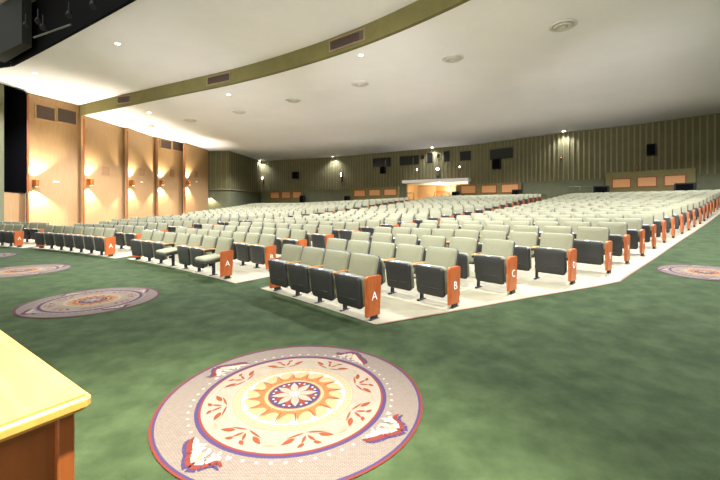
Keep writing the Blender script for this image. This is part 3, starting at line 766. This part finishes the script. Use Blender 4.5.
# round air diffusers, downlights
def ceil_at(px, py, e): z = 360*e/(206-py); return ((px-360)/360*z*S, z*S)
for px, py, lb in ((563, 25, 'largest, nearest round ceiling air diffuser'), (453, 58, 'second nearest round ceiling air diffuser'), (360, 83.5, 'round ceiling diffuser beyond the third downlight, third nearest'), (293, 100, 'fourth nearest round ceiling air diffuser'),
                   (239, 111.5, 'fifth nearest round ceiling air diffuser'), (190, 120, 'second farthest round ceiling air diffuser, near the wooden wall'), (149, 125.5, 'farthest round ceiling air diffuser, above the third wooden panel')):
    x, y = ceil_at(px, py, E_CEIL)
    t = empty('ceiling_diffuser', (x, y, Z_CEIL)); tag(t, lb, 'air diffuser', 'round ceiling air diffusers')
    m = MB(); m.lathe([(.38, 0), (.40, -.02), (.33, -.06), (.30, -.03)], 'diff', 32); m.build('outer_ring', t, smooth=True)
    m = MB(); m.lathe([(.26, -.02), (.28, -.05), (.2, -.09), (.17, -.05)], 'diff', 28); m.build('middle_ring', t, smooth=True)
    m = MB(); m.lathe([(.12, -.03), (.14, -.06), (.05, -.1), (0, -.1)], 'diff', 24); m.build('centre_cone', t, smooth=True)
    m = MB(); m.lathe([(.36, -.012), (.0, -.012)], 'grille', 28); m.build('duct', t)
def downlight(x, y, z, lb, power, size=.085, spot=140, group='ceiling downlights', build=True):
    if build:
        t = empty('ceiling_downlight', (x, y, z)); tag(t, lb, 'downlight', group)
        m = MB(); m.lathe([(size*1.35, 0), (size*1.4, -.012), (size*1.02, -.02), (size, -.004)], 'white', 24); m.build('trim_ring', t, smooth=True)
        m = MB(); m.lathe([(size, -.006), (0, -.012)], 'lampon', 24); m.build('lens', t)
    light('downlight_beam', 'SPOT', (x, y, z-.04), power, (.98, .985, 1.18), (0, 0, 0), spot_size=math.radians(spot), spot_blend=.6, shadow_soft_size=.08)
PW_ = 1250
for px, py, e, lb in ((117.5, 43.5, E_FRONT, 'downlight in front ceiling below the black lighting slot'), (35, 73.5, E_FRONT, 'downlight in front ceiling near the black opening'),
                      (361, 55, E_CEIL, 'nearest downlight just beyond the olive band, beside its largest grille'), (228.5, 94.5, E_CEIL, 'downlight just beyond the middle of the olive band'), (149, 112.5, E_CEIL, 'downlight beyond the olive band above the second wooden panel')):
    x, y = ceil_at(px, py, e); downlight(x, y, EYE+e*S, lb, PW_*(1.5 if e == E_CEIL else 1.1))
for r, a, lb, e in ((29.7, 48.5, 'downlight beyond the olive band, over the aisle', E_CEIL), (26.2, 36.5, 'front ceiling downlight over the seats', E_FRONT), (29.9, 57, 'downlight over the far carpet', E_CEIL)):
    x, y = pol(r, a); downlight(x, y, EYE+e*S, lb, PW_*(1.5 if e == E_CEIL else 1.1), build=False)
for px, lb in ((263, 'downlight at the far ceiling corner over the green walls'), (335, 'downlight at the back wall over the second sconce'), (434, 'downlight at the back wall over the bulkhead lamp'), (565, 'brightest downlight at the back wall over the battens')):
    p, rz = on_wall(px, .55); downlight(p.x, p.y, Z_CEIL, lb, 130 if px > 500 else 190, .11, 130)
for r in (34.5, 39.5):                                    # added fill beams without fixtures, brightening the rear seats and ceiling
    for a in (17, 27, 37.5, 48):
        x, y = pol(r, a); downlight(x, y, Z_CEIL, '', PW_*1.25, build=False)

# slot stage lights aimed down into the hall, then added fill lamps
def aim(o, tx, ty, tz):
    o.rotation_euler = (Vector((tx, ty, tz)) - o.location).to_track_quat('-Z', 'Y').to_euler(); return o
aim(light('slot_spot_beam', 'SPOT', (1.0, -.4, 9.2), 10500, (1, .97, .93), spot_size=math.radians(34), spot_blend=1, shadow_soft_size=.15), -.95, 1.15, 0)
for lx, ly, tx, ty, p in ((.2, 1.0, 1.6, 7.6, 3900), (-5.2, 2.2, -5.0, 9.0, 4300), (4.2, .5, 5.0, 8.6, 2000)):
    aim(light('slot_wash_beam', 'SPOT', (lx, ly, 9.4), p, (.98, .99, 1.06), spot_size=math.radians(46), spot_blend=1, shadow_soft_size=.15), tx, ty, .5)
for x in (-9, -2, 5):                                     # added unseen fill spots behind the camera, thrown up to brighten the ceiling
    aim(light('ceiling_fill', 'SPOT', (x, -3.0, 1.0), 2500, (1, .99, 1.04), spot_size=math.radians(30), spot_blend=1, shadow_soft_size=.2), x*1.6 + 8, 34, 8.0)
for x, y in ((-10, -6), (-3, -10)):  # unseen area lamps added as frontal fill on the seat faces
    aim(light('seat_fill', 'AREA', (x, y, 6.0), 380, (1, .99, 1.0), shape='DISK', size=2.5), 1, 14, 1.0)
# lighting slot over the stage edge: pier, soffit, batten and lamps
m = MB()
q = [(-11.15, 11.3), (-11.3, 11.0), (-9.35, 9.95), (-9.3, 10.2)]
m.prism([(x*S, y*S) for x, y in q], EYE+4.50*S, 12, 'pier'); tag(m.build('wall_pier', fix=True), kind='structure')
m = MB(); q = [(-10.7, 10.7), (-9.45, 10.75), (-8.75, 10.3), (-8.0, 9.2), (-9.2, 8.8)]
m.prism([(x*S, y*S) for x, y in q], EYE+5.95*S, EYE+6.2*S, 'soffit'); tag(m.build('ceiling_soffit', fix=True), kind='structure')
def slot(px, py, r):                                      # point on the slot cylinder seen at a pixel
    u = (px-360)/360
    a_ = u*u+1; b_ = -2*(u*CX+CY); c_ = CX*CX+CY*CY-r*r
    t = (-b_+math.sqrt(b_*b_-4*a_*c_))/(2*a_); return Vector((u*t*S, t*S, EYE+(206-py)/360*t*S))
t = empty('lighting_batten', slot(53, 31, 25.1)); tag(t, 'thin metal pipe batten inside the black lighting slot', 'pipe')
m = MB(); m.tube(slot(34, 37.5, 25.1)-t.location, slot(71, 24.5, 25.1)-t.location, .03, 'steel'); m.build('pipe', t)
for px, py, lb in ((26, 25, 'stage spotlight nearest the grey pier in the black slot'), (38, 20.5, 'stage spotlight second from the grey pier in the black slot'), (43, 26.5, 'lowest stage spotlight over the pipe in the black slot'), (69, 14.5, 'brightest stage spotlight in the middle of the black slot'), (93, 4.5, 'stage spotlight at the top photo edge in the black slot')):
    c = slot(px, py, 25.0); t = empty('stage_spotlight', c); tag(t, lb, 'spotlight', 'stage spotlights in the lighting slot')
    dirv = Vector((-c.x*.5, -c.y*.5, 1.0-c.z)).normalized()
    Q = dirv.to_track_quat('Z', 'Y').to_matrix().to_4x4()
    m = MB(); m.lathe([(.04, -.2), (.07, -.16), (.08, .06), (.09, .07), (.09, .15), (.08, .15)], 'blackg', 16, Q); m.build('housing', t, smooth=True)
    m = MB(); m.lathe([(.045, .13), (0, .135)], 'lampsm', 12, Q); m.build('lens', t)
    m = MB(); m.tube((0, 0, .08), (0, 0, .4), .02, 'metal'); m.build('yoke', t)

# ---------------------------------------------------------------- wooden desk
e1 = Vector((-.828, .56, 0)); e2 = Vector((-.56, -.828, 0)); H = .92
cor = Vector((-.685, .926, 0))
t = empty('wooden_desk', (cor.x, cor.y, 0), math.atan2(e1.y, e1.x)); tag(t, 'polished pale-topped wooden desk with brown body at the carpet medallion', 'desk')
# local x runs along the far edge, local y along the near edge
def ra_(pts, r, n=6): return pts
L1, L2 = 1.5, .75
m = MB(); outl = [(x+L1/2, y+L2/2) for x, y in rounded(L1, L2, .02, 5)]
m.prism(outl, H-.04, H, 'desk'); o = m.build('desk_top', t); bevel_mesh(o.data, .012, 3)
i0 = .03
m = MB(); m.box(i0+.02, L1-.05, i0+.01, L2-.05, .04, H-.04, 'deskb'); m.build('desk_body', t)
for x in (i0, L1-.085):
    for y in (i0, L2-.085):
        m = MB(); m.box(x, x+.035, y, y+.035, 0, H-.04, 'deskb'); o = m.build('corner_post', t); bevel_mesh(o.data, .003, 1)
m = MB(); m.box(i0+.035, L1-.06, i0+.004, i0+.02, .0, .10, 'deskb'); m.box(i0+.004, i0+.02, i0+.035, L2-.06, 0, .10, 'deskb'); m.build('plinth', t)

# ---------------------------------------------------------------- light, camera
w = bpy.data.worlds.new('hall_light'); SC.world = w; w.use_nodes = True
bg = w.node_tree.nodes['Background']; bg.inputs['Color'].default_value = (1, .985, .97, 1); bg.inputs['Strength'].default_value = .26
cam = bpy.data.cameras.new('camera'); cam.lens = 18; cam.sensor_width = 36; cam.shift_y = -34/720; cam.clip_end = 300
co = bpy.data.objects.new('camera', cam); COL.objects.link(co); co.location = (0, 0, EYE); co.rotation_euler = (math.pi/2, 0, 0); SC.camera = co
SC.view_settings.view_transform = 'Standard'; SC.view_settings.look = 'None'; SC.view_settings.gamma = 1; SC.view_settings.exposure = 1.75
SC.view_settings.use_curve_mapping = False
SC.cycles.use_denoising = True
SC.cycles.sample_clamp_indirect = 12
SC.cycles.max_bounces = 10; SC.cycles.diffuse_bounces = 8
